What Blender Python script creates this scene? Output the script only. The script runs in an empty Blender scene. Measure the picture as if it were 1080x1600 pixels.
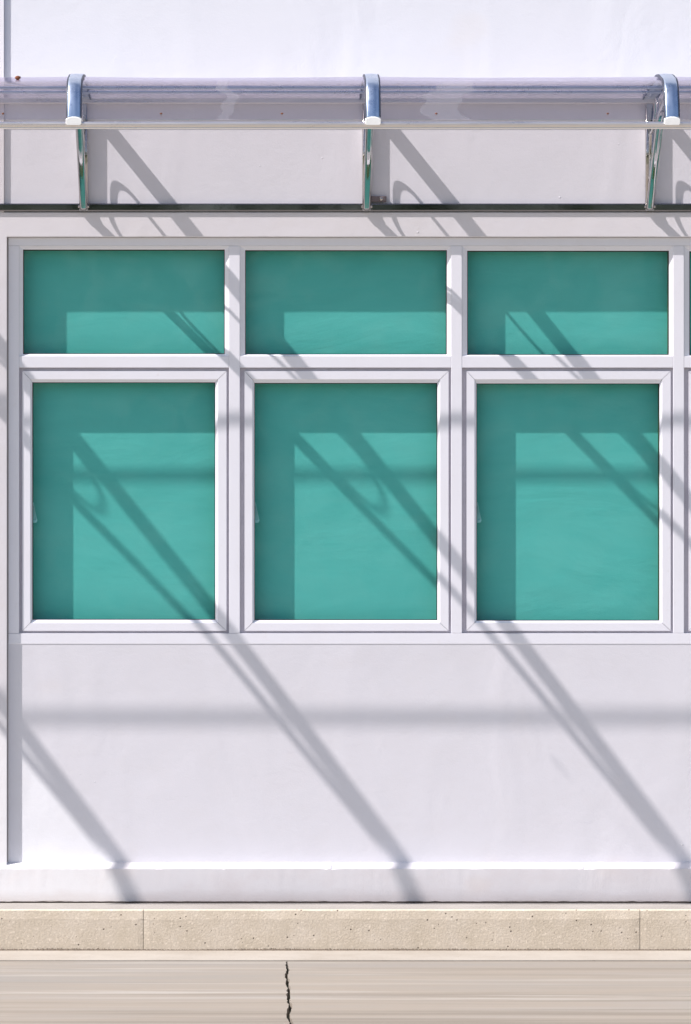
import bpy, bmesh, math, random
from mathutils import Vector, noise
random.seed(7)
sc = bpy.context.scene
C = sc.collection

# ------------------------------------------------------------------ camera
S = 0.0025            # metres per photo pixel on the facade plane
D = 18.5              # camera distance from the facade
VX, VY = 400.0, 790.0 # foot of the perpendicular from the camera, in photo pixels
XC, ZC = (VX - 540) * S, (1410 - VY) * S
cam_d = bpy.data.cameras.new('camera')
cam = bpy.data.objects.new('camera', cam_d)
C.objects.link(cam)
cam.location = (XC, -D, ZC)
cam.rotation_euler = (math.radians(90), 0, 0)
cam_d.sensor_fit = 'VERTICAL'
cam_d.sensor_height = 36
cam_d.sensor_width = 24.3
cam_d.lens = 36 * D / (1600 * S)
cam_d.shift_x = (540 - VX) / 1600
cam_d.shift_y = -(800 - VY) / 1600
cam_d.clip_start = 0.1
cam_d.clip_end = 3000
sc.camera = cam

# ------------------------------------------------------------------ light
SA, SB = 2.5, 3.15                     # sideways run and drop of a shadow per metre of depth
to_sun = Vector((-SA, -1.0, SB)).normalized()
world = bpy.data.worlds.new('World')
sc.world = world
world.use_nodes = True
wn = world.node_tree
sky = wn.nodes.new('ShaderNodeTexSky')
sky.sky_type = 'NISHITA'
sky.sun_disc = False
sky.sun_elevation = math.asin(to_sun.z)
sky.sun_rotation = math.atan2(to_sun.x, to_sun.y)
sky.dust_density = 1.6
sky.air_density = 1.0
sky.ozone_density = 1.0
bg = wn.nodes['Background']
wn.links.new(sky.outputs[0], bg.inputs[0])
bg.inputs[1].default_value = 0.088
sun_d = bpy.data.lights.new('sun', 'SUN')
sun_d.energy = 5.0
sun_d.angle = math.radians(0.53)
sun_d.color = (1.0, 0.96, 0.925)
sun = bpy.data.objects.new('sun', sun_d)
C.objects.link(sun)
sun.rotation_euler = to_sun.to_track_quat('Z', 'Y').to_euler()
sun.location = (-6, -6, 12)
vs = sc.view_settings
vs.view_transform = 'Standard'
vs.look = 'None'
vs.gamma = 1
vs.use_curve_mapping = False
vs.exposure = 0.60
sc.cycles.transparent_max_bounces = 24
sc.cycles.max_bounces = 10

# ------------------------------------------------------------------ helpers
def X(px, out=0.0): return XC + (px - VX) * S * (D - out) / D
def Z(py, out=0.0): return ZC - (py - VY) * S * (D - out) / D

def link(name, me, mat=None, parent=None):
    o = bpy.data.objects.new(name, me)
    C.objects.link(o)
    if mat is not None and len(me.materials) == 0:
        me.materials.append(mat)
    if parent is not None:
        o.parent = parent
    return o

def build(name, bm, mat, parent=None, bevel=0.0, smooth=False, seg=2):
    bmesh.ops.recalc_face_normals(bm, faces=bm.faces)
    if bevel > 0:
        bmesh.ops.bevel(bm, geom=list(bm.edges), offset=bevel, segments=seg, affect='EDGES', profile=0.5, clamp_overlap=True)
    me = bpy.data.meshes.new(name)
    bm.to_mesh(me)
    bm.free()
    if smooth:
        me.polygons.foreach_set('use_smooth', [True] * len(me.polygons))
    return link(name, me, mat, parent)

def empty(name, loc, label, cat):
    o = bpy.data.objects.new(name, None)
    C.objects.link(o)
    o['label'] = label
    o['category'] = cat
    o.empty_display_size = 0.2
    return o

def box(bm, x0, x1, y0, y1, z0, z1):
    v = [bm.verts.new(p) for p in ((x0, y0, z0), (x1, y0, z0), (x1, y1, z0), (x0, y1, z0),
                                   (x0, y0, z1), (x1, y0, z1), (x1, y1, z1), (x0, y1, z1))]
    for f in ((0, 1, 2, 3), (4, 5, 6, 7), (0, 1, 5, 4), (1, 2, 6, 5), (2, 3, 7, 6), (3, 0, 4, 7)):
        bm.faces.new([v[i] for i in f])

def pbox(bm, px0, px1, py0, py1, out, back):
    """box whose front face (at 'out' metres in front of the facade) covers these photo pixels"""
    box(bm, X(px0, out), X(px1, out), -out, -back, Z(py1, out), Z(py0, out))

def prism(bm, pts, x0, x1):
    """closed (y,z) outline extruded along x"""
    a = [bm.verts.new((x0, y, z)) for y, z in pts]
    b = [bm.verts.new((x1, y, z)) for y, z in pts]
    n = len(pts)
    bm.faces.new(a)
    bm.faces.new(list(reversed(b)))
    for i in range(n):
        bm.faces.new((a[i], a[(i + 1) % n], b[(i + 1) % n], b[i]))

def sweep(bm, path, section, closed=False):
    """section: (side x, normal n) pairs swept along a path of (y,z) points in the plane x=0"""
    n = len(path)
    rings = []
    for i, (y, z) in enumerate(path):
        if closed:
            p, q = path[i - 1], path[(i + 1) % n]
        else:
            p, q = path[max(i - 1, 0)], path[min(i + 1, n - 1)]
        ty, tz = q[0] - p[0], q[1] - p[1]
        l = math.hypot(ty, tz) or 1
        ty, tz = ty / l, tz / l
        ny, nz = tz, -ty            # for paths running towards -y this normal points up
        rings.append([bm.verts.new((a, y + ny * b, z + nz * b)) for a, b in section])
    m = len(section)
    for i in range(n if closed else n - 1):
        r, s = rings[i], rings[(i + 1) % n]
        for j in range(m):
            bm.faces.new((r[j], r[(j + 1) % m], s[(j + 1) % m], s[j]))
    if not closed:
        bm.faces.new(rings[0])
        bm.faces.new(list(reversed(rings[-1])))

def catmull(pts, per=8, closed=False):
    out = []
    n = len(pts)
    rng = range(n) if closed else range(n - 1)
    for i in rng:
        if closed:
            p0, p1, p2, p3 = pts[i - 1], pts[i], pts[(i + 1) % n], pts[(i + 2) % n]
        else:
            p1, p2 = pts[i], pts[i + 1]
            p0 = pts[i - 1] if i > 0 else tuple(2 * a - b for a, b in zip(p1, p2))
            p3 = pts[i + 2] if i + 2 < n else tuple(2 * b - a for a, b in zip(p1, p2))
        for k in range(per):
            t = k / per
            out.append(tuple(0.5 * ((2 * b) + (-a + c) * t + (2 * a - 5 * b + 4 * c - d) * t * t +
                                    (-a + 3 * b - 3 * c + d) * t ** 3) for a, b, c, d in zip(p0, p1, p2, p3)))
    if not closed:
        out.append(tuple(pts[-1]))
    return out

def roundrect(w, h, r, seg=4):
    pts = []
    for cx, cy, a0 in ((w / 2 - r, h / 2 - r, 0), (-w / 2 + r, h / 2 - r, 90), (-w / 2 + r, -h / 2 + r, 180), (w / 2 - r, -h / 2 + r, 270)):
        for k in range(seg + 1):
            a = math.radians(a0 + 90 * k / seg)
            pts.append((cx + r * math.cos(a), cy + r * math.sin(a)))
    return pts

# ------------------------------------------------------------------ materials
def mat(name):
    m = bpy.data.materials.new(name)
    m.use_nodes = True
    nt = m.node_tree
    return m, nt, nt.nodes, nt.links, nt.nodes['Principled BSDF']

def tex_noise(nt, coord, scale, detail=4, rough=0.55, vec=(1, 1, 1), dist=0.0):
    mp = nt.nodes.new('ShaderNodeMapping')
    mp.inputs['Scale'].default_value = vec
    nt.links.new(coord, mp.inputs[0])
    n = nt.nodes.new('ShaderNodeTexNoise')
    n.inputs['Scale'].default_value = scale
    n.inputs['Detail'].default_value = detail
    n.inputs['Roughness'].default_value = rough
    n.inputs['Distortion'].default_value = dist
    nt.links.new(mp.outputs[0], n.inputs['Vector'])
    return n.outputs['Fac']

def ramp(nt, fac, stops):
    r = nt.nodes.new('ShaderNodeValToRGB')
    e = r.color_ramp.elements
    e[0].position, e[0].color = stops[0][0], (*stops[0][1], 1)
    e[1].position, e[1].color = stops[-1][0], (*stops[-1][1], 1)
    for p, c in stops[1:-1]:
        x = e.new(p)
        x.color = (*c, 1)
    nt.links.new(fac, r.inputs[0])
    return r.outputs[0]

def mixc(nt, fac, a, b, mode='MIX'):
    m = nt.nodes.new('ShaderNodeMix')
    m.data_type = 'RGBA'
    m.blend_type = mode
    for s, v in ((m.inputs['Factor'], fac), (m.inputs[6], a), (m.inputs[7], b)):
        if isinstance(v, (int, float)):
            s.default_value = v
        elif isinstance(v, tuple):
            s.default_value = (*v, 1)
        else:
            nt.links.new(v, s)
    return m.outputs[2]

def math_n(nt, op, a, b=0.0):
    m = nt.nodes.new('ShaderNodeMath')
    m.operation = op
    for i, v in enumerate((a, b)):
        if isinstance(v, (int, float)):
            m.inputs[i].default_value = v
        else:
            nt.links.new(v, m.inputs[i])
    return m.outputs[0]

def geo_pos(nt):
    g = nt.nodes.new('ShaderNodeNewGeometry')
    return g.outputs['Position']

def bump(nt, height, strength, dist, prev=None):
    b = nt.nodes.new('ShaderNodeBump')
    b.inputs['Strength'].default_value = strength
    b.inputs['Distance'].default_value = dist
    nt.links.new(height, b.inputs['Height'])
    if prev is not None:
        nt.links.new(prev, b.inputs['Normal'])
    return b.outputs[0]

def sheet_fresnel(nt, power=5.0, base=0.04, normal=None):
    lw = nt.nodes.new('ShaderNodeLayerWeight')
    lw.inputs[0].default_value = 0.5
    if normal is not None:
        nt.links.new(normal, lw.inputs['Normal'])
    return math_n(nt, 'ADD', math_n(nt, 'MULTIPLY', math_n(nt, 'POWER', lw.outputs['Facing'], power), 1 - base), base)

def plaster(name, col, dirt, dirt_amt=0.5, trowel=True):
    m, nt, N, L, P = mat(name)
    pos = geo_pos(nt)
    big = tex_noise(nt, pos, 1.3, 5, 0.6)
    med = tex_noise(nt, pos, 6.0, 6, 0.65, (1, 1, 1.5))
    f1 = ramp(nt, big, [(0.35, (0, 0, 0)), (0.7, (1, 1, 1))])
    f2 = ramp(nt, med, [(0.45, (0, 0, 0)), (0.8, (1, 1, 1))])
    c = mixc(nt, math_n(nt, 'MULTIPLY', f1, 0.35 * dirt_amt), col, dirt)
    c = mixc(nt, math_n(nt, 'MULTIPLY', f2, 0.6 * dirt_amt), c, dirt)
    # faint warm blotches where damp once dried
    sp = tex_noise(nt, pos, 3.1, 2, 0.5, (1, 1, 1.2))
    c = mixc(nt, math_n(nt, 'MULTIPLY', ramp(nt, sp, [(0.66, (0, 0, 0)), (0.78, (1, 1, 1))]), 0.25), c, (col[0], col[1] * 0.93, col[2] * 0.84))
    L.new(c, P.inputs['Base Color'])
    P.inputs['Roughness'].default_value = 0.62
    P.inputs['Specular IOR Level'].default_value = 0.25
    fine = tex_noise(nt, pos, 160, 4, 0.6)
    nrm = bump(nt, fine, 0.22, 0.0016)
    roll = tex_noise(nt, pos, 22, 4, 0.6, (1, 1, 1.4), 0.6)
    nrm = bump(nt, roll, 0.13, 0.0045, nrm)
    # small pimples and nicks in the paint
    vor = N.new('ShaderNodeTexVoronoi')
    vor.inputs['Scale'].default_value = 10
    L.new(pos, vor.inputs['Vector'])
    pim = ramp(nt, vor.outputs['Distance'], [(0.0, (1, 1, 1)), (0.045, (0, 0, 0))])
    gate = ramp(nt, tex_noise(nt, pos, 5.0, 1), [(0.55, (0, 0, 0)), (0.6, (1, 1, 1))])
    nrm = bump(nt, math_n(nt, 'MULTIPLY', pim, gate), 0.6, 0.004, nrm)
    if trowel:
        tr = tex_noise(nt, pos, 1.6, 2, 0.4, (1.6, 1, 0.8), 1.2)
        nrm = bump(nt, tr, 0.16, 0.03, nrm)
    L.new(nrm, P.inputs['Normal'])
    return m

WALL_UP = plaster('white_paint_upper', (0.75, 0.75, 0.80), (0.715, 0.715, 0.765), 0.5)
WALL_LINTEL = plaster('white_paint_lintel', (0.79, 0.775, 0.81), (0.71, 0.675, 0.665), 0.6)
WALL_LOW = plaster('white_paint_lower', (0.79, 0.787, 0.835), (0.73, 0.715, 0.735), 0.55)
def plinth_mat():
    m = plaster('plinth_paint', (0.81, 0.80, 0.82), (0.72, 0.65, 0.645), 0.8)
    nt = m.node_tree
    P = nt.nodes['Principled BSDF']
    src = P.inputs['Base Color'].links[0].from_socket
    pos = geo_pos(nt)
    sep = nt.nodes.new('ShaderNodeSeparateXYZ')
    nt.links.new(pos, sep.inputs[0])
    n = tex_noise(nt, pos, 5, 6, 0.7, (0.6, 1, 2.5))
    h = math_n(nt, 'ADD', sep.outputs['Z'], math_n(nt, 'MULTIPLY', n, 0.07))
    f = ramp(nt, h, [(0.035, (1, 1, 1)), (0.09, (0, 0, 0))])
    c = mixc(nt, math_n(nt, 'MULTIPLY', f, 0.45), src, (0.52, 0.43, 0.38))
    f2 = ramp(nt, math_n(nt, 'ADD', sep.outputs['Z'], math_n(nt, 'MULTIPLY', tex_noise(nt, pos, 14, 5, 0.7, (0.5, 1, 1)), 0.018)),
              [(0.009, (1, 1, 1)), (0.017, (0, 0, 0))])
    c = mixc(nt, math_n(nt, 'MULTIPLY', f2, 0.8), c, (0.20, 0.14, 0.10))
    nt.links.new(c, P.inputs['Base Color'])
    return m
PLINTH = plinth_mat()

def frame_mat():
    m, nt, N, L, P = mat('white_aluminium_frame')
    pos = geo_pos(nt)
    st = tex_noise(nt, pos, 9, 5, 0.6, (1, 1, 0.5))
    c = mixc(nt, math_n(nt, 'MULTIPLY', ramp(nt, st, [(0.45, (0, 0, 0)), (0.8, (1, 1, 1))]), 0.3), (0.90, 0.905, 0.965), (0.83, 0.81, 0.83))
    # rubbed-in dust
    d = tex_noise(nt, pos, 40, 5, 0.7)
    c = mixc(nt, math_n(nt, 'MULTIPLY', ramp(nt, d, [(0.6, (0, 0, 0)), (0.8, (1, 1, 1))]), 0.25), c, (0.68, 0.63, 0.58))
    L.new(c, P.inputs['Base Color'])
    P.inputs['Roughness'].default_value = 0.42
    P.inputs['Specular IOR Level'].default_value = 0.35
    nr = bump(nt, tex_noise(nt, pos, 18, 4, 0.6, (1, 1, 1)), 0.05, 0.002)
    L.new(nr, P.inputs['Normal'])
    return m
FRAME = frame_mat()
def simple(name, col, rough, metal=0.0, spec=0.5):
    m, nt, N, L, P = mat(name)
    pos = geo_pos(nt)
    n = tex_noise(nt, pos, 35, 4, 0.6)
    c = mixc(nt, n, tuple(v * 0.88 for v in col), tuple(min(1, v * 1.1) for v in col))
    L.new(c, P.inputs['Base Color'])
    P.inputs['Roughness'].default_value = rough
    P.inputs['Metallic'].default_value = metal
    P.inputs['Specular IOR Level'].default_value = spec
    return m
GASKET = simple('black_rubber_gasket', (0.018, 0.02, 0.024), 0.6)
SEAL = simple('dark_edge_rubber', (0.03, 0.035, 0.06), 0.5)
CAP = simple('white_plastic_cap', (0.82, 0.81, 0.80), 0.4)
SHADE_GAP = simple('rebate_shade_grey', (0.60, 0.57, 0.62), 0.6)  # grey puts the shade of the sash gap into the colour
SHADE_LINER = simple('added_shade_liner', (0.045, 0.10, 0.035), 0.8)  # added part: its dark green deepens and tints the shade behind the panes
SEALANT = simple('grey_sealant', (0.36, 0.335, 0.33), 0.8)
HANDLE = simple('teal_latch', (0.34, 0.78, 0.80), 0.35)

def blind_mat():
    m, nt, N, L, P = mat('teal_roller_fabric')
    pos = geo_pos(nt)
    wav = tex_noise(nt, pos, 2.2, 4, 0.6, (0.8, 1, 2.2), 1.0)
    c = mixc(nt, ramp(nt, wav, [(0.3, (0, 0, 0)), (0.75, (1, 1, 1))]), (0.10, 0.525, 0.485), (0.13, 0.60, 0.555))
    streak = tex_noise(nt, pos, 26, 5, 0.65, (0.12, 1, 1.6), 0.4)
    c = mixc(nt, math_n(nt, 'MULTIPLY', streak, 0.35), c, (0.17, 0.57, 0.53))
    L.new(c, P.inputs['Base Color'])
    P.inputs['Roughness'].default_value = 0.8
    P.inputs['Specular IOR Level'].default_value = 0.1
    nr = bump(nt, tex_noise(nt, pos, 3.5, 4, 0.55, (0.6, 1, 1.5), 0.8), 0.20, 0.02)
    nr = bump(nt, tex_noise(nt, pos, 500, 2, 0.5, (0.2, 1, 1)), 0.15, 0.0006, nr)
    L.new(nr, P.inputs['Normal'])
    return m
BLIND = blind_mat()

def glass_mat():
    """clear float glass: nearly all light passes straight through, the rest mirrors the street"""
    m, nt, N, L, P = mat('window_glass')
    N.remove(P)
    out = N['Material Output']
    pos = geo_pos(nt)
    tr = N.new('ShaderNodeBsdfTransparent')
    tr.inputs[0].default_value = (0.955, 0.985, 0.972, 1)
    gl = N.new('ShaderNodeBsdfGlossy')
    gl.inputs['Roughness'].default_value = 0.02
    df = N.new('ShaderNodeBsdfDiffuse')
    df.inputs[0].default_value = (0.45, 0.50, 0.48, 1)
    fr = sheet_fresnel(nt, 7.0, 0.025)
    nr = bump(nt, tex_noise(nt, pos, 1.4, 2, 0.4, (1, 1, 1), 0.4), 0.12, 0.01)
    L.new(nr, gl.inputs['Normal'])
    # dust film and dried drips on the pane
    du = tex_noise(nt, pos, 5, 6, 0.7, (1, 1, 0.8), 1.5)
    f = math_n(nt, 'MULTIPLY', ramp(nt, du, [(0.45, (0, 0, 0)), (0.85, (1, 1, 1))]), 0.02)
    mx0 = N.new('ShaderNodeMixShader')
    L.new(f, mx0.inputs[0]); L.new(tr.outputs[0], mx0.inputs[1]); L.new(df.outputs[0], mx0.inputs[2])
    mx = N.new('ShaderNodeMixShader')
    L.new(fr, mx.inputs[0]); L.new(mx0.outputs[0], mx.inputs[1]); L.new(gl.outputs[0], mx.inputs[2])
    L.new(mx.outputs[0], out.inputs[0])
    return m
GLASS = glass_mat()

def poly_mat():
    m, nt, N, L, P = mat('smoky_polycarbonate')
    N.remove(P)
    out = N['Material Output']
    pos = geo_pos(nt)
    tr = N.new('ShaderNodeBsdfTransparent')
    tr.inputs[0].default_value = (0.938, 0.918, 0.928, 1)
    gl = N.new('ShaderNodeBsdfGlossy')
    gl.inputs['Roughness'].default_value = 0.05
    gl.inputs[0].default_value = (0.92, 0.89, 1.0, 1)
    df = N.new('ShaderNodeBsdfDiffuse')
    df.inputs[0].default_value = (0.62, 0.60, 0.66, 1)
    fr = sheet_fresnel(nt, 4.0, 0.085)
    wv = tex_noise(nt, pos, 5, 3, 0.5, (0.10, 1.5, 1.5), 0.5)
    nr = bump(nt, wv, 0.55, 0.03)
    wv2 = tex_noise(nt, pos, 14, 3, 0.5, (0.12, 1.2, 1.2), 0.8)
    nr = bump(nt, wv2, 0.30, 0.01, nr)
    L.new(nr, gl.inputs['Normal'])
    du = tex_noise(nt, pos, 9, 6, 0.7, (0.25, 1, 1.4), 1.5)
    f = math_n(nt, 'ADD', math_n(nt, 'MULTIPLY', ramp(nt, du, [(0.5, (0, 0, 0)), (0.8, (1, 1, 1))]), 0.035), 0.004)
    # pale reflections painted into the sheet (bands whose edges waver)
    sep = N.new('ShaderNodeSeparateXYZ')
    L.new(pos, sep.inputs[0])
    wob = math_n(nt, 'MULTIPLY', math_n(nt, 'SUBTRACT', tex_noise(nt, pos, 4.5, 1, 0.4, (0.3, 1, 4)), 0.5), 0.22)
    xx = math_n(nt, 'ADD', sep.outputs['X'], wob)
    tl = N.new('ShaderNodeBsdfTranslucent')
    tl.inputs[0].default_value = (0.8, 0.78, 0.82, 1)
    dt = N.new('ShaderNodeMixShader')
    dt.inputs[0].default_value = 0.85
    L.new(df.outputs[0], dt.inputs[1]); L.new(tl.outputs[0], dt.inputs[2])
    tot = None
    for c0, hw, amt in ((X(362, 0.9), 0.022, 0.17), (X(697, 0.9), 0.066, 0.17), (X(40, 0.9), 0.03, 0.03), (X(300, 0.9), 0.03, 0.02)):
        d = math_n(nt, 'ABSOLUTE', math_n(nt, 'SUBTRACT', xx, c0))
        e = math_n(nt, 'MULTIPLY', math_n(nt, 'LESS_THAN', d, hw), amt)
        e = math_n(nt, 'MULTIPLY', e, math_n(nt, 'LESS_THAN', sep.outputs['Y'], -0.86))
        tot = e if tot is None else math_n(nt, 'ADD', tot, e)
    f = math_n(nt, 'ADD', f, tot)
    mx0 = N.new('ShaderNodeMixShader')
    L.new(f, mx0.inputs[0]); L.new(tr.outputs[0], mx0.inputs[1]); L.new(dt.outputs[0], mx0.inputs[2])
    mx = N.new('ShaderNodeMixShader')
    L.new(fr, mx.inputs[0]); L.new(mx0.outputs[0], mx.inputs[1]); L.new(gl.outputs[0], mx.inputs[2])
    L.new(mx.outputs[0], out.inputs[0])
    return m
POLY = poly_mat()

def metal(name, col, rough, bs=0.02, streak=(1, 1, 1)):
    m, nt, N, L, P = mat(name)
    pos = geo_pos(nt)
    n = tex_noise(nt, pos, 30, 5, 0.6, streak)
    c = mixc(nt, n, tuple(v * 0.9 for v in col), tuple(min(1, v * 1.05) for v in col))
    L.new(c, P.inputs['Base Color'])
    P.inputs['Metallic'].default_value = 1
    L.new(math_n(nt, 'ADD', math_n(nt, 'MULTIPLY', n, rough), rough * 0.5), P.inputs['Roughness'])
    L.new(bump(nt, tex_noise(nt, pos, 12, 3, 0.5), bs, 0.004), P.inputs['Normal'])
    return m
CHROME = metal('polished_stainless', (0.55, 0.53, 0.52), 0.06, 0.10)
RAILM = metal('polished_rail', (0.27, 0.26, 0.28), 0.05, 0.03, (0.2, 1, 1))
ALU = metal('satin_aluminium', (0.55, 0.64, 0.80), 0.30, 0.04)
TRIM = metal('clear_anodised_trim', (0.86, 0.84, 0.82), 0.30, 0.06, (0.1, 1, 1))
NUT = simple('dull_bolt_steel', (0.22, 0.18, 0.19), 0.5, 0.4)
def rust_mat():
    m, nt, N, L, P = mat('rusty_screw')
    n = tex_noise(nt, geo_pos(nt), 300, 4)
    L.new(ramp(nt, n, [(0.35, (0.05, 0.02, 0.015)), (0.65, (0.30, 0.10, 0.04))]), P.inputs['Base Color'])
    P.inputs['Roughness'].default_value = 0.9
    return m
RUST = rust_mat()

def concrete(name, cols, speck=0.5, pits=0.5, scale=1.0, stretch=(1, 1, 1), bumpd=0.002):
    m, nt, N, L, P = mat(name)
    pos = geo_pos(nt)
    a = tex_noise(nt, pos, 3 * scale, 6, 0.65, stretch)
    c = ramp(nt, a, [(0.3, cols[0]), (0.5, cols[1]), (0.7, cols[2])])
    g = tex_noise(nt, pos, 120, 4, 0.7)
    c = mixc(nt, math_n(nt, 'MULTIPLY', ramp(nt, g, [(0.42, (1, 1, 1)), (0.60, (0, 0, 0))]), 0.30 * speck), c, tuple(v * 0.6 for v in cols[0]))
    g2 = tex_noise(nt, pos, 75, 3, 0.6)
    c = mixc(nt, math_n(nt, 'MULTIPLY', ramp(nt, g2, [(0.58, (0, 0, 0)), (0.68, (1, 1, 1))]), 0.5 * speck), c, tuple(min(1, v * 1.35) for v in cols[2]))
    vor = N.new('ShaderNodeTexVoronoi')
    vor.inputs['Scale'].default_value = 42
    L.new(pos, vor.inputs['Vector'])
    pv = ramp(nt, vor.outputs['Distance'], [(0.09, (1, 1, 1)), (0.17, (0, 0, 0))])
    gate = ramp(nt, tex_noise(nt, pos, 17, 3), [(0.50, (0, 0, 0)), (0.56, (1, 1, 1))])
    pv = math_n(nt, 'MULTIPLY', pv, gate)
    c = mixc(nt, math_n(nt, 'MULTIPLY', pv, pits), c, (0.09, 0.07, 0.055))
    L.new(c, P.inputs['Base Color'])
    P.inputs['Roughness'].default_value = 0.85
    P.inputs['Specular IOR Level'].default_value = 0.2
    nr = bump(nt, g, 0.45, bumpd)
    nr = bump(nt, math_n(nt, 'MULTIPLY', pv, -1.0), 0.6, 0.003, nr)
    L.new(nr, P.inputs['Normal'])
    return m
KERB = concrete('kerb_concrete', [(0.54, 0.465, 0.37), (0.595, 0.515, 0.42), (0.645, 0.565, 0.475)], 0.75, 0.9, 3.0, (1, 1, 1), 0.004)
PAVE = concrete('pavement_concrete', [(0.28, 0.255, 0.235), (0.32, 0.295, 0.275), (0.36, 0.33, 0.31)], 0.3, 0.1)
GUTTER = concrete('gutter_concrete', [(0.33, 0.29, 0.25), (0.37, 0.33, 0.29), (0.40, 0.36, 0.32)], 0.25, 0.1)

def road_mat():
    m, nt, N, L, P = mat('brushed_concrete_road')
    pos = geo_pos(nt)
    base = tex_noise(nt, pos, 1.2, 4, 0.6, (0.25, 1.4, 1))
    c = ramp(nt, base, [(0.3, (0.23, 0.213, 0.198)), (0.5, (0.27, 0.23, 0.192)), (0.7, (0.26, 0.24, 0.227))])
    st = tex_noise(nt, pos, 3.0, 5, 0.62, (0.10, 1.9, 1), 0.25)
    c = mixc(nt, math_n(nt, 'MULTIPLY', ramp(nt, st, [(0.38, (1, 1, 1)), (0.52, (0, 0, 0))]), 1.0), c, (0.20, 0.17, 0.14))
    st2 = tex_noise(nt, pos, 4.0, 5, 0.62, (0.09, 1.6, 1), 0.5)
    c = mixc(nt, math_n(nt, 'MULTIPLY', ramp(nt, st2, [(0.56, (0, 0, 0)), (0.68, (1, 1, 1))]), 0.75), c, (0.37, 0.34, 0.31))
    fine = tex_noise(nt, pos, 60, 4, 0.7, (0.12, 1, 1))
    c = mixc(nt, math_n(nt, 'MULTIPLY', fine, 0.25), c, (0.30, 0.27, 0.24))
    L.new(c, P.inputs['Base Color'])
    P.inputs['Roughness'].default_value = 0.85
    P.inputs['Specular IOR Level'].default_value = 0.2
    L.new(bump(nt, fine, 0.3, 0.002), P.inputs['Normal'])
    return m
ROAD = road_mat()
SOIL = simple('dark_soil', (0.012, 0.010, 0.012), 0.95)
GROUND = simple('dry_ground', (0.13, 0.125, 0.08), 0.95)
GRIT = simple('dark_gutter_grit', (0.13, 0.10, 0.075), 0.95)
def leaf_mat():
    m, nt, N, L, P = mat('foliage')
    n = tex_noise(nt, geo_pos(nt), 0.8, 4)
    L.new(ramp(nt, n, [(0.3, (0.025, 0.06, 0.02)), (0.7, (0.07, 0.14, 0.035))]), P.inputs['Base Color'])
    P.inputs['Roughness'].default_value = 0.6
    return m
LEAF = leaf_mat()

# ------------------------------------------------------------------ ground, road, pavement, kerb
XL, XR = -14.0, 16.0      # extent of the street that is modelled in detail
def structure(o, kind='structure'):
    o['kind'] = kind
    return o
bm = bmesh.new()
R_ = 1200
vv = [bm.verts.new(p) for p in ((-R_, -R_, -0.185), (R_, -R_, -0.185), (R_, R_, -0.185), (-R_, R_, -0.185))]
bm.faces.new(vv)
structure(build('ground', bm, GROUND))

bm = bmesh.new()
box(bm, XL, XR, -0.3325, 0.15, -0.1, 0.0)
structure(build('pavement', bm, PAVE))

kerb = structure(bpy.data.objects.new('kerb', None)); C.objects.link(kerb)
KO, KZ = 0.350, -0.1545
joints = [X(224, KO) + k * (X(1000, KO) - X(224, KO)) for k in range(-4, 6)]
random.seed(3)
def kerb_stone(x0, x1):
    bm = bmesh.new()
    n = 90
    prev = None
    for i in range(n + 1):
        t = i / n
        x = x0 + (x1 - x0) * t
        j = lambda s, a: a * noise.noise(Vector((x * 9, s * 7.3, 1.7)))
        e = 0.001 if i in (0, n) else 0.0          # worn arris at the joints
        pts = [(-0.3335, -0.0), (-0.342 + j(1, .003), 0.0010), (-0.3462 + j(2, .002), -0.003 + j(3, .002)),
               (-0.3496 + j(6, .0012), -0.0335 + j(4, .003)), (-KO + 0.0002 + j(6, .0012) + e, -0.0355 + j(4, .003)),
               (-KO - 0.001 + j(8, .0015) + e, KZ - 0.03), (-0.3345, KZ - 0.03)]
        ring = [bm.verts.new((x, y, z + (0.002 if k == 0 else 0))) for k, (y, z) in enumerate(pts)]
        if prev:
            for k in range(len(ring)):
                k2 = (k + 1) % len(ring)
                bm.faces.new((prev[k], prev[k2], ring[k2], ring[k]))
        else:
            bm.faces.new(ring)
        prev = ring
    bm.faces.new(list(reversed(prev)))
    return build('kerb_stone', bm, KERB, kerb)
for a, b in zip(joints[:-1], joints[1:]):
    kerb_stone(a + 0.0011, b - 0.0011)
# back bedding that closes the joints
bm = bmesh.new()
box(bm, XL, XR, -0.3340, -0.3005, KZ - 0.02, -0.012)
build('joint_mortar', bm, GRIT, kerb)

GO = 0.74
bm = bmesh.new()
box(bm, XL, XR, -GO, -0.34, KZ - 0.03, KZ)
structure(build('gutter', bm, GUTTER))

# grit lodged along the foot of the kerb: an uneven dark bead
bm = bmesh.new()
x = -2.6
while x < 2.6:
    w = random.uniform(0.008, 0.022)
    a = 0.5 + 0.5 * noise.noise(Vector((x * 2.3, 0, 5)))
    h = 0.003 + 0.010 * a * random.uniform(0.4, 1.0)
    d = h * random.uniform(0.8, 1.6)
    if noise.noise(Vector((x * 1.1, 3, 2))) > -0.45:
        y0 = -KO - 0.0005
        v = [bm.verts.new(p) for p in ((x, y0, KZ), (x + w, y0, KZ), (x + w * .8, y0 - d, KZ), (x + w * .2, y0 - d, KZ), (x + w * .5, y0, KZ + h))]
        for f in ((0, 3, 4), (3, 2, 4), (2, 1, 4)):
            bm.faces.new([v[i] for i in f])
    x += w * 0.45
g = build('gutter_grit', bm, GRIT)
structure(g, 'stuff')
g['label'] = 'dark grit and dirt lodged along the foot of the beige kerb'

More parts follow.
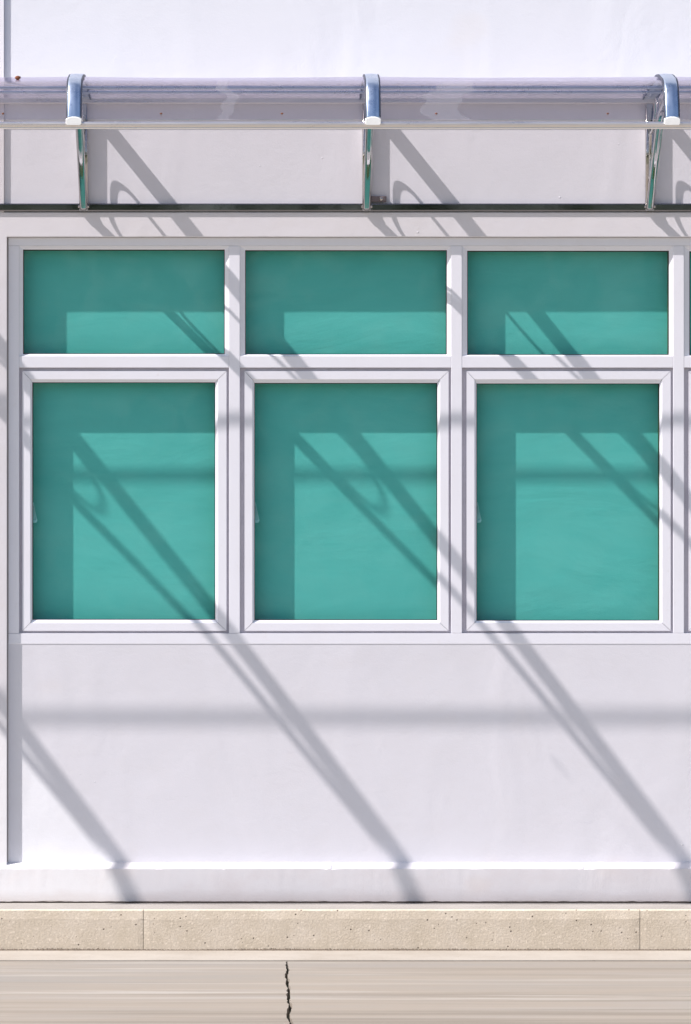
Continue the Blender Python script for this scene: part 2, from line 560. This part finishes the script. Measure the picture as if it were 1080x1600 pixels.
# road of two cast slabs that meet in a jagged crack
crack = [(449, 1501), (447.5, 1508), (451, 1515), (449, 1520), (448, 1524), (450, 1533), (449.5, 1540), (451.5, 1546), (450.5, 1553),
         (451.5, 1560), (450.5, 1565), (453.5, 1571), (452, 1580), (451, 1587), (453, 1593), (456, 1600), (455, 1612), (459, 1625), (457, 1640)]
def road_pt(px, py):
    k = (py - VY) * S * D            # distance from camera = D-out where drop*D.. solves the ground plane
    dist = (ZC - (KZ - 0.004)) * D / ((py - VY) * S)
    return XC + (px - VX) * S * dist / D, -(D - dist)
cp = [road_pt(*p) for p in crack]
cp[0] = (cp[0][0], -GO - 0.001)
random.seed(5)
y, xx_ = cp[-1][1], cp[-1][0]
while y > -8:
    y -= 0.25
    xx_ += random.uniform(-0.05, 0.055)
    cp.append((xx_, y))
# refine with small jitter
rp = []
for a, b in zip(cp[:-1], cp[1:]):
    for k in range(3):
        t = k / 3
        rp.append((a[0] + (b[0] - a[0]) * t + (random.uniform(-0.0035, 0.0035) if k else 0), a[1] + (b[1] - a[1]) * t))
rp.append(cp[-1])
road = structure(bpy.data.objects.new('road', None)); C.objects.link(road)
ZT, ZB = KZ - 0.004, KZ - 0.034
def slab(side):
    bm = bmesh.new()
    xo = XL if side < 0 else XR
    top, bot, to, bo = [], [], [], []
    for i, (cx, cy) in enumerate(rp):
        near = min(1.0, i / 4)
        hw = (0.0027 + 0.0031 * near) * (0.75 + 0.6 * random.random())
        x = cx + side * hw
        top.append(bm.verts.new((x, cy, ZT))); bot.append(bm.verts.new((x, cy, ZB)))
        to.append(bm.verts.new((xo, cy, ZT))); bo.append(bm.verts.new((xo, cy, ZB)))
    for i in range(len(rp) - 1):
        bm.faces.new((top[i], top[i + 1], to[i + 1], to[i]))
        bm.faces.new((top[i], top[i + 1], bot[i + 1], bot[i]))
        bm.faces.new((to[i], to[i + 1], bo[i + 1], bo[i]))
        bm.faces.new((bot[i], bot[i + 1], bo[i + 1], bo[i]))
    bm.faces.new((top[0], to[0], bo[0], bot[0]))
    bm.faces.new((top[-1], to[-1], bo[-1], bot[-1]))
    return build('road_slab', bm, ROAD, road)
slab(-1); slab(1)
bm = bmesh.new()
box(bm, XL, XR, rp[-1][1] - 2, rp[-1][1], ZB, ZT)
build('road_slab', bm, ROAD, road)
bm = bmesh.new()
vv = [bm.verts.new(p) for p in ((-2, -9, ZB - 0.002), (2, -9, ZB - 0.002), (2, -0.74, ZB - 0.002), (-2, -0.74, ZB - 0.002))]
bm.faces.new(vv)
build('crack_bed', bm, SOIL, road)

# ------------------------------------------------------------------ the building
bld = empty('building', (0, 0, 0), 'white rendered facade with a row of teal windows above a low plinth', 'building')
T = 0.30
UPO, FLD = -0.011, -0.0238       # depth of the upper wall and of the field round the windows (metres in front of the pier face)
PX_R = 1447                     # right end of the window recess
zb = 0.006
# upper wall
bm = bmesh.new()
box(bm, X(7, UPO), XR - 0.5, -UPO, T, Z(333), 5.6)
build('upper_wall', bm, WALL_UP, bld)
# piers flush with the lintel
def rough_panel(name, x0, x1, yf, yb, z0, z1, m, bev=0.003):
    bm = bmesh.new()
    box(bm, x0, x1, yf, yb, z0, z1)
    return build(name, bm, m, bld, bev)
XO = X(10.5)
rough_panel('pier', XL + 0.5, X(7, UPO) - 0.0005, 0.0, T, Z(332.0), 5.6, WALL_LINTEL, 0.0015)
rough_panel('pier', XL + 0.5, XO, 0.0, T, 0.03, Z(332.2), WALL_LINTEL, 0)
rough_panel('pier', X(PX_R), XR - 0.5, 0.0, T, 0.03, Z(333) - 0.0005, WALL_LINTEL)
# lintel: slightly wavering lower and upper arris
def wavy_slab(name, x0, x1, z0, z1, yf, yb, m, amp0, amp1, n=160, cham=0.003):
    bm = bmesh.new()
    prev = None
    for i in range(n + 1):
        x = x0 + (x1 - x0) * i / n
        a = amp0 * noise.noise(Vector((x * 5, 1, 3))) + amp0 * .5 * noise.noise(Vector((x * 23, 1, 3)))
        b = amp1 * noise.noise(Vector((x * 5, 9, 3))) + amp1 * .5 * noise.noise(Vector((x * 23, 9, 3)))
        ring = [bm.verts.new((x, y, z)) for y, z in ((yf + cham, z0 + a), (yf, z0 + cham + a), (yf, z1 - cham + b), (yf + cham, z1 + b), (yb, z1 + b), (yb, z0 + a))]
        if prev:
            for k in range(6):
                bm.faces.new((prev[k], prev[(k + 1) % 6], ring[(k + 1) % 6], ring[k]))
        else:
            bm.faces.new(ring)
        prev = ring
    bm.faces.new(list(reversed(prev)))
    return build(name, bm, m, bld)
wavy_slab('lintel', XO + 0.0001, X(PX_R) - 0.0005, Z(370.5), Z(331.5), 0.0, 0.0105, WALL_LINTEL, 0.0010, 0.0008)
bm = bmesh.new()
box(bm, XO + 0.0002, X(PX_R) - 0.0005, 0.0108, T - .001, Z(370.5) , Z(333) - 0.0005)
build('lintel_core', bm, WALL_LINTEL, bld)
# wall below the windows
bm = bmesh.new()
box(bm, XO + 0.0003, X(PX_R) - 0.0005, -FLD, T, 0.03, Z(1004, FLD))
build('lower_wall', bm, WALL_LOW, bld)
# back wall behind the windows
bm = bmesh.new()
box(bm, XO + 0.0003, X(PX_R) - 0.0005, 0.16, T, Z(1004, FLD) + 0.0005, Z(370.5) - 0.002)
build('backing', bm, SHADE_GAP, bld)
# plinth with a weathered sloping top
PO = 0.027
bm = bmesh.new()
n = 900
x0, x1 = XL + 0.5, XR - 0.5
prev = None
xs = []
x = x0
while x < x1:
    xs.append(x)
    x += 0.008 if -2.2 < x < 2.4 else 0.15
xs.append(x1)
zlip = Z(1356.5, PO)
ztop = Z(1347.5, 0)
for x in xs:
    w = noise.noise(Vector((x * 3, 2, 0)))
    c = noise.noise(Vector((x * 40, 5, 0)))
    chip = max(0.0, noise.noise(Vector((x * 9, 8, 0))) - 0.12) * max(0.0, noise.noise(Vector((x * 70, 1, 4))) + 0.3)
    zl = zlip + 0.0016 * w + 0.0005 * c - 0.012 * chip
    zt = ztop + 0.0012 * w + 0.0006 * noise.noise(Vector((x * 6, 20, 1)))
    zz = zb + 0.0018 * noise.noise(Vector((x * 30, 20, 7)))
    slope = (ztop - zlip) / (PO + 0.0)
    pts = [(-PO, zz), (-PO + 0.0005 * c, zl - 0.004), (-PO + 0.003, zl), (0.002, zt), (0.20, zt + 0.001), (0.20, zz)]
    # carry the slope on back to the recessed field
    pts = [(-PO, zz), (-PO + 0.0004 * c, zl - 0.003), (-PO + 0.003 + 0.02 * chip, zl), (0.0275, zt), (0.20, zt + 0.001), (0.20, zz)]
    ring = [bm.verts.new((x, y, z)) for y, z in pts]
    if prev:
        for k in range(6):
            bm.faces.new((prev[k], prev[(k + 1) % 6], ring[(k + 1) % 6], ring[k]))
    else:
        bm.faces.new(ring)
    prev = ring
bm.faces.new(list(reversed(prev)))
build('plinth', bm, PLINTH, bld)
bm = bmesh.new()
box(bm, x0, x1, -PO + 0.008, 0.15, 0.0005, zb + 0.004)
build('base_gap_strip', bm, GRIT, bld)  # dark strip set behind the gap under the plinth

bm = bmesh.new()
box(bm, XO - 0.0008, X(13.0, FLD), -FLD - 0.003, 0.05, Z(1347, 0), Z(370.5) - 0.002)
build('sealant', bm, SEALANT, bld)
# ---- window frame set in the recess
FO = -0.0228          # face of mullions / transom
BL = FO - 0.070      # blind plane
BK = BL - 0.006
wf = None
bm = bmesh.new()
pbox(bm, 13.1, PX_R - 1, 371.5, 384, FO, BK)
wf = build('window_frame', bm, FRAME, bld, 0.0012)          # the head
def member(name, px0, px1, py0, py1, out=FO, bev=0.0012):
    bm = bmesh.new()
    pbox(bm, px0, px1, py0, py1, out, BK)
    return build(name, bm, FRAME, wf, bev)
member('jamb', 13.2, 30, 384.3, 989.3)
NB = 4
P0 = 347.0
for i in range(1, NB + 1):
    member('mullion' if i < NB else 'jamb', 11 + P0 * i, 28 + P0 * i, 384.3, 989.3)
for i in range(NB):
    l = 30.2 + P0 * i - (0 if i == 0 else 2.0)
    member('transom', l, 10.8 + P0 * (i + 1), 556.5, 574.5, FO - 0.0006)
member('sill', 13.2, PX_R - 1, 989.7, 1006.3, FO + 0.0006)

def bead_ring(parent, px, py, out_f, out_g, tw, m=FRAME, name='bead', split=True, mitre=0.0):
    """mitred sloping ring: px=(l,r), py=(t,b) outer edge at out_f, falls to out_g over tw pixels"""
    l, r = px; t, b = py
    O = [(l, t), (r, t), (r, b), (l, b)]
    I = [(l + tw, t + tw), (r - tw, t + tw), (r - tw, b - tw), (l + tw, b - tw)]
    for k in range(4):
        bm = bmesh.new()
        o0, o1, i0, i1 = O[k], O[(k + 1) % 4], I[k], I[(k + 1) % 4]
        f = [(X(p[0], out_f), -out_f, Z(p[1], out_f)) for p in (o0, o1)]
        g = [(X(p[0], out_g), -out_g, Z(p[1], out_g)) for p in (i1, i0)]
        bk = [(v[0], -out_g + 0.008, v[2]) for v in (f[0], f[1], g[0], g[1])]
        v = [bm.verts.new(p) for p in (f + g + bk)]
        for fc in ((0, 1, 2, 3), (4, 5, 6, 7), (0, 1, 5, 4), (1, 2, 6, 5), (2, 3, 7, 6), (3, 0, 4, 7)):
            bm.faces.new([v[j] for j in fc])
        build(name, bm, m, parent)

def ring_mesh(name, l, r, t, b, w, out, back, m, parent):
    bm = bmesh.new()
    pbox(bm, l, r, t, t + w, out, back)
    pbox(bm, l, r, b - w, b, out, back)
    pbox(bm, l, l + w, t + w, b - w, out, back)
    pbox(bm, r - w, r, t + w, b - w, out, back)
    return build(name, bm, m, parent)

def pane(parent, l, r, t, b, out):
    bm = bmesh.new()
    pbox(bm, l, r, t, b, out, out - 0.0001)
    bm.free()
    bm = bmesh.new()          # one sheet of glass, modelled by its outer face
    v = [bm.verts.new((X(p, out), -out, Z(q, out))) for p, q in ((l, b), (r, b), (r, t), (l, t))]
    bm.faces.new(v)
    return build('pane', bm, GLASS, parent)

def blind(parent, l, r, t, b):
    bm = bmesh.new()
    pbox(bm, l, r, t, b, BL, BL - 0.003)
    return build('blind', bm, BLIND, parent)

def handle(parent, l, cy):
    # tapered latch lever seen through the glass beside the left stile, with a raised rim
    out = FO - 0.030
    bm = bmesh.new()
    pts = [(l - 3, cy - 15), (l + 1.2, cy - 17), (l + 2.4, cy - 15), (l + 4.6, cy - 2), (l + 8.0, cy + 12), (l + 6.5, cy + 15.5), (l + 2, cy + 16), (l - 3, cy + 14)]
    def ring(k, o):
        cx, cyy = l + 2.5, cy + 2
        return [bm.verts.new((X(cx + (p - cx) * k, o), -o, Z(cyy + (q - cyy) * k, o))) for p, q in pts]
    a, b, c, d = ring(1.0, out - 0.008), ring(1.0, out), ring(0.72, out), ring(0.66, out - 0.004)
    n = len(pts)
    bm.faces.new(a)
    for r0, r1 in ((a, b), (b, c), (c, d)):
        for k in range(n):
            bm.faces.new((r0[k], r0[(k + 1) % n], r1[(k + 1) % n], r1[k]))
    bm.faces.new(d)
    h = build('handle', bm, HANDLE, parent)
    return h

for i in range(NB):
    o = P0 * i
    L0, R0 = (30.2 if i == 0 else 28.2) + o, 357.8 + o
    # upper fixed light
    g0, g1, t0, t1 = 36.2 + o, 351.3 + o, 390.0 + 0.9 * i, 553.2 + 0.7 * i
    fx = ring_mesh('fixed_window', g0 - 0.2, g1 + 0.2, t0 - 0.2, t1 + 0.2, 1.3, FO - 0.0135, FO - 0.022, GASKET, bld)
    # bead with different widths on each side: mitred boards
    for nm, O, I in (('bead', [(L0, 384.3), (R0, 384.3)], [(g1, t0), (g0, t0)]),
                     ('bead', [(R0, 384.3), (R0, 556.3)], [(g1, t1), (g1, t0)]),
                     ('bead', [(R0, 556.3), (L0, 556.3)], [(g0, t1), (g1, t1)]),
                     ('bead', [(L0, 556.3), (L0, 384.3)], [(g0, t0), (g0, t1)])):
        bm = bmesh.new()
        of, og = FO - 0.003, FO - 0.0125
        f = [(X(p, of), -of, Z(q, of)) for p, q in O]
        g = [(X(p, og), -og, Z(q, og)) for p, q in I]
        bk = [(v[0], -og + 0.052, v[2]) for v in f + g]
        v = [bm.verts.new(p) for p in f + g + bk]
        for fc in ((0, 1, 2, 3), (4, 5, 6, 7), (0, 1, 5, 4), (1, 2, 6, 5), (2, 3, 7, 6), (3, 0, 4, 7)):
            bm.faces.new([v[j] for j in fc])
        build(nm, bm, FRAME, fx)
    pane(fx, g0, g1, t0, t1, FO - 0.0145)
    ring_mesh('added_liner', g0 - 0.9, g1 + 0.9, t0 - 0.9, t1 + 0.9, 1.7, FO - 0.0165, BL + 0.0005, SHADE_LINER, fx)  # added ring that darkens the edges of the cavity
    blind(fx, L0 - 3, R0 + 3, 384, 560)
    # lower casement
    a0, a1, b0, b1 = 35.2 + o, 354.0 + o, 579.8, 985.6
    g0, g1, t0, t1 = 50.6 + o, 336.6 + o, 597.4 + 0.9 * i, 968.4 + 0.7 * i
    SO = FO - 0.0035
    cs = ring_mesh('casement_window', g0 - 0.2, g1 + 0.2, t0 - 0.2, t1 + 0.2, 1.3, SO - 0.0115, SO - 0.022, GASKET, bld)
    m0 = 12.2       # width of the flat face before the bead step
    O = [(a0, b0), (a1, b0), (a1, b1), (a0, b1)]
    M = [(a0 + m0, b0 + m0 + 0.6), (a1 - m0 - 1, b0 + m0 + 0.6), (a1 - m0 - 1, b1 - m0), (a0 + m0, b1 - m0)]
    G = [(g0, t0), (g1, t0), (g1, t1), (g0, t1)]
    cn = (sum(p[0] for p in O) / 4, sum(p[1] for p in O) / 4)
    for k in range(4):
        nm = ('rail', 'stile')[k % 2]
        k2 = (k + 1) % 4
        def inset(p, q, e=0.22):     # hairline at each mitre
            return p
        bm = bmesh.new()
        gap = 0.35
        dx, dy = ((1, 0), (0, 1), (-1, 0), (0, -1))[k]
        def P3(p, out, sgn):
            return (X(p[0] + dx * gap * sgn, out), -out, Z(p[1] + dy * gap * sgn, out))
        front = [P3(O[k], SO, 1), P3(O[k2], SO, -1), P3(M[k2], SO, -1), P3(M[k], SO, 1)]
        step = [P3(M[k2], SO - 0.003, -1), P3(M[k], SO - 0.003, 1)]
        # glazing edge, deeper and sloping
        ge = [P3(G[k2], SO - 0.0105, -1), P3(G[k], SO - 0.0105, 1)]
        v = [bm.verts.new(p) for p in front + step + ge]
        back = [bm.verts.new((p[0], -(SO) + 0.060, p[2])) for p in (front[0], front[1], ge[0], ge[1])]
        bm.faces.new((v[0], v[1], v[2], v[3]))
        bm.faces.new((v[3], v[2], v[4], v[5]))
        bm.faces.new((v[5], v[4], v[6], v[7]))
        bm.faces.new((v[7], v[6], back[2], back[3]))
        bm.faces.new((v[0], v[1], back[1], back[0]))
        bm.faces.new((back[0], back[1], back[2], back[3]))
        bm.faces.new((v[0], v[3], v[5], v[7], back[3], back[0]))
        bm.faces.new((v[1], v[2], v[4], v[6], back[2], back[1]))
        build(nm, bm, FRAME, cs)
    pane(cs, g0, g1, t0, t1, SO - 0.0125)
    blind(cs, L0 - 3, R0 + 3, 574, 992)
    handle(cs, g0, 801)
    ring_mesh('added_liner', g0 - 0.9, g1 + 0.9, t0 - 0.9, t1 + 0.9, 1.7, SO - 0.0145, BL + 0.0005, SHADE_LINER, cs)
    # rebate behind the gap between sash and frame
    bm = bmesh.new()
    for q in ((L0 - 1, a0 + 4, 575, 989), (a1 - 4, R0 + 1, 575, 989), (a0 + 4.1, a1 - 4.1, 575, b0 + 4), (a0 + 4.1, a1 - 4.1, b1 - 4, 989)):
        pbox(bm, *q, FO - 0.018, FO - 0.030)
    build('rebate', bm, SHADE_GAP, cs)

# ------------------------------------------------------------------ the canopy
can = empty('canopy', (0, 0, 0), 'clear polycarbonate awning on curved metal brackets above the windows', 'canopy')
# heights are given as facade pixels at the wall (py), distance out in metres
ARM = catmull([(-0.005, 154), (0.15, 151), (0.30, 148), (0.45, 146), (0.60, 143), (0.72, 146), (0.82, 153), (0.905, 160), (0.955, 173), (0.985, 197), (1.0, 219)], 6)
STRUT = catmull([(0.016, 326), (0.10, 303), (0.341, 244.5), (0.512, 204), (0.62, 190), (0.72, 185), (0.78, 182), (0.84, 179), (0.885, 179)], 6)
LOOP = catmull([(0.036, 256), (0.040, 226), (0.062, 210), (0.10, 210), (0.16, 206), (0.25, 189), (0.325, 168), (0.356, 169), (0.374, 181), (0.378, 196),
                (0.369, 215), (0.345, 229), (0.283, 247), (0.19, 268), (0.105, 288), (0.062, 296), (0.043, 286)], 6, closed=True)
zz_ = lambda py: (1410 - py) * S
def yz(path, dz=0.0): return [(-o, zz_(p) + dz) for o, p in path]
BR0, BRP = 131.0, 442.0
W = 0.054
# one bracket, then copies
px = BR0
def bracket():
    bm = bmesh.new()
    sec = roundrect(0.034, 0.031, 0.006, 3)
    vs_ = []
    for z in (zz_(329.5), zz_(150)):
        vs_.append([bm.verts.new((a, 0.0105 - 0.0158 + b, z)) for a, b in sec])
    for j in range(len(sec)):
        j2 = (j + 1) % len(sec)
        bm.faces.new((vs_[0][j], vs_[0][j2], vs_[1][j2], vs_[1][j]))
    bm.faces.new(vs_[0]); bm.faces.new(list(reversed(vs_[1])))
    root = build('bracket', bm, CHROME, can, 0, True)
    # arm: domed extrusion
    sec = [(-0.024, -0.005), (0.024, -0.005), (0.025, 0.004), (0.0235, 0.0090), (0.018, 0.0104), (0.0125, 0.0100), (0.0105, 0.0108), (0, 0.0112), (-0.009, 0.0110), (-0.018, 0.0104), (-0.0235, 0.0090), (-0.025, 0.004)]
    bm = bmesh.new(); sweep(bm, yz(ARM), sec)
    build('arm', bm, ALU, root, 0, True)
    bm = bmesh.new()
    for s in (-1, 1):
        sweep(bm, yz(ARM[:-1], 0.0), [(s * 0.0247, -0.007), (s * 0.0290, -0.007), (s * 0.0290, 0.0085), (s * 0.0247, 0.0095)])
    build('edge_seal', bm, SEAL, root)
    bm = bmesh.new(); sweep(bm, yz(STRUT), roundrect(0.030, 0.024, 0.010, 5))
    build('strut', bm, CHROME, root, 0, True)
    bm = bmesh.new()
    sweep(bm, yz(LOOP), [(0.006 * math.cos(t * math.pi / 4), 0.006 * math.sin(t * math.pi / 4)) for t in range(8)], closed=True)
    build('scroll', bm, CHROME, root, 0, True)
    # end cap: rounded top, slightly wider than the arm
    out = 1.022
    zc = zz_(222.5)
    prof = []
    w2, h0, h1 = 0.0292, -0.015, 0.0125
    prof = [(-w2, h0 + 0.006), (-w2 + 0.005, h0), (w2 - 0.005, h0), (w2, h0 + 0.006), (w2, h1 - 0.006)]
    for k in range(1, 8):
        t = k / 8
        prof.append((w2 - 2 * w2 * t, h1 - 0.006 + 0.0095 * math.sin(math.pi * t) ** 0.7))
    prof.append((-w2, h1 - 0.006))
    bm = bmesh.new()
    a = [bm.verts.new((p, -out, zc + q)) for p, q in prof]
    b = [bm.verts.new((p, -out + 0.035, zc + q + 0.006)) for p, q in prof]
    bm.faces.new(a); bm.faces.new(list(reversed(b)))
    for k in range(len(prof)):
        k2 = (k + 1) % len(prof)
        bm.faces.new((a[k], a[k2], b[k2], b[k]))
    build('end_cap', bm, CAP, root, 0.0015)
    bm = bmesh.new()
    bmesh.ops.create_cone(bm, cap_ends=True, segments=10, radius1=0.004, radius2=0.003, depth=0.004)
    for v in bm.verts: v.co = Vector((v.co.x, -1.010 - v.co.y * .5, zc + 0.0165 + v.co.z))
    build('screw', bm, GASKET, root)
    # foot bolt
    bm = bmesh.new()
    bmesh.ops.create_cone(bm, cap_ends=True, segments=12, radius1=0.005, radius2=0.005, depth=0.043)
    for v in bm.verts: v.co = Vector((v.co.z, -0.016 + v.co.x, zz_(323) + v.co.y))
    build('foot_bolt', bm, CHROME, root)
    return root
b0 = bracket()
b0.location.x = X(BR0, 0)
kids = list(b0.children)
for k in (-2, -1, 1, 2, 3):
    r = b0.copy(); C.objects.link(r)
    r.location.x = X(BR0 + BRP * k, 0)
    for ch in kids:
        c = ch.copy(); C.objects.link(c); c.parent = r
# sheets between the arms
def sheet(xa, xb):
    bm = bmesh.new()
    path = yz(ARM)
    n = 14
    rows = []
    m = len(path)
    for i, (y, z) in enumerate(path):
        p, q = path[max(i - 1, 0)], path[min(i + 1, m - 1)]
        ty, tz = q[0] - p[0], q[1] - p[1]
        l = math.hypot(ty, tz); ny, nz = tz / l, -ty / l
        rows.append((y, z, ny, nz))
    def surf(off):
        g = []
        for (y, z, ny, nz) in rows:
            r = []
            for j in range(n + 1):
                t = j / n
                x = xa + (xb - xa) * t
                sag = 0.004 * math.sin(math.pi * t) * noise.noise(Vector((x * 1.4, y * 5, 3))) - 0.003 * math.sin(math.pi * t)
                o = off + sag
                r.append(bm.verts.new((x, y + ny * o, z + nz * o)))
            g.append(r)
        for i in range(len(g) - 1):
            for j in range(n):
                bm.faces.new((g[i][j], g[i][j + 1], g[i + 1][j + 1], g[i + 1][j]))
        return g
    a, b = surf(-0.0035), surf(0.0)
    m = len(a)
    for i in range(m - 1):
        for j in (0, n):
            bm.faces.new((a[i][j], a[i + 1][j], b[i + 1][j], b[i][j]))
    for i in (0, m - 1):
        for j in range(n):
            bm.faces.new((a[i][j], a[i][j + 1], b[i][j + 1], b[i][j]))
    bmesh.ops.recalc_face_normals(bm, faces=bm.faces)
    for e in bm.edges:
        if len(e.link_faces) == 2 and e.calc_face_angle(0) > 0.8:
            e.smooth = False
    return build('panel', bm, POLY, can, 0, True)
arms_x = [X(BR0 + BRP * k, 0) for k in range(-2, 4)]
for xa, xb in zip(arms_x[:-1], arms_x[1:]):
    sheet(xa + 0.0262, xb - 0.0262)
CX0, CX1 = arms_x[0] - 0.03, arms_x[-1] + 0.03
# rails running the whole length
def long_bar(name, pts, m, bev=0.0):
    bm = bmesh.new()
    prism(bm, pts, CX0, CX1)
    return build(name, bm, m, can, bev)
def rr(yc, zc, w, h, r, seg=3): return [(yc + a, zc + b) for a, b in roundrect(w, h, r, seg)]
long_bar('wall_rail', rr(0.001, zz_(324.0), 0.0195, 0.0300, 0.0042), RAILM)
long_bar('back_rail', rr(-0.0055, zz_(158.0), 0.0325, 0.022, 0.003), TRIM)
long_bar('purlin', rr(-0.372, zz_(157.0), 0.017, 0.010, 0.003), ALU)
long_bar('purlin', rr(-0.737, zz_(163.0), 0.018, 0.011, 0.003), ALU)
tz_ = zz_(227.5)
trim_pts = [(-1.000, tz_ + 0.013), (-1.006, tz_ + 0.0125), (-1.0125, tz_ + 0.0085), (-1.0150, tz_ + 0.004), (-1.0135, tz_ + 0.0005), (-1.0155, tz_ - 0.0015), (-1.0105, tz_ - 0.0095), (-1.0125, tz_ - 0.0115), (-1.0085, tz_ - 0.0145), (-0.996, tz_ - 0.0145), (-0.992, tz_ - 0.006), (-0.992, tz_ + 0.008)]
long_bar('front_trim', trim_pts, TRIM)
# rusty screws with stains along the front edge
def screw(px, py, idx, r=0.0045, k=1.0):
    y, z = yz(ARM)[idx]
    out = -y
    bm = bmesh.new()
    bmesh.ops.create_icosphere(bm, subdivisions=2, radius=r)
    for v in bm.verts:
        d = 1 + 0.35 * noise.noise(v.co * 400)
        v.co = Vector((X(px, out) + v.co.x * d * k, -out - 0.004 + v.co.y * 0.6 * d, z + 0.003 + v.co.z * d * 0.8))
    return build('screw', bm, RUST, can, 0, True)
na = len(ARM)
for px in (5, 252, 441, 682, 950):
    screw(px, 186, na - 3, 0.0040, 1.3)
screw(28, 128, na - 26, 0.009, 1.3)
# angle clip and nut fixing the rail beside the middle bracket
bm = bmesh.new()
box(bm, X(579), X(604), -0.004, 0.0105, Z(315.5), Z(306.5))
clip = build('angle_clip', bm, NUT, can, 0.001)
bm = bmesh.new()
bmesh.ops.create_uvsphere(bm, u_segments=14, v_segments=8, radius=0.0085)
for v in bm.verts: v.co = Vector((X(595.5) + v.co.x, -0.006 + v.co.y, Z(311) + v.co.z))
build('dome_bolt', bm, CHROME, clip, 0, True)

# ------------------------------------------------------------------ greenery across the road (what the metal and the glass mirror)
random.seed(11)
bm = bmesh.new()
for i in range(16000):
    x = random.uniform(-45, 45)
    top = 7.5 + 2.0 * noise.noise(Vector((x * 0.12, 0, 0))) + 1.2 * noise.noise(Vector((x * 0.5, 4, 0)))
    z = -0.1 + (top) * random.random() ** 0.8
    y = -46 + random.uniform(-1.8, 1.8)
    s = random.uniform(0.18, 0.42)
    d1 = Vector((random.gauss(0, 1), random.gauss(0, 1), random.gauss(0, 1))).normalized()
    d2 = d1.cross(Vector((random.gauss(0, 1), random.gauss(0, 1), random.gauss(0, 1)))).normalized()
    c = Vector((x, y, z))
    v = [bm.verts.new(c + d1 * s * a + d2 * s * b * 0.6) for a, b in ((-1, 0), (0, -1), (1, 0), (0, 1))]
    bm.faces.new(v)
me = bpy.data.meshes.new('hedgerow'); bm.to_mesh(me); bm.free()
h = link('hedgerow', me, LEAF)
h['kind'] = 'stuff'
h['label'] = 'belt of dark green trees across the road from the facade'
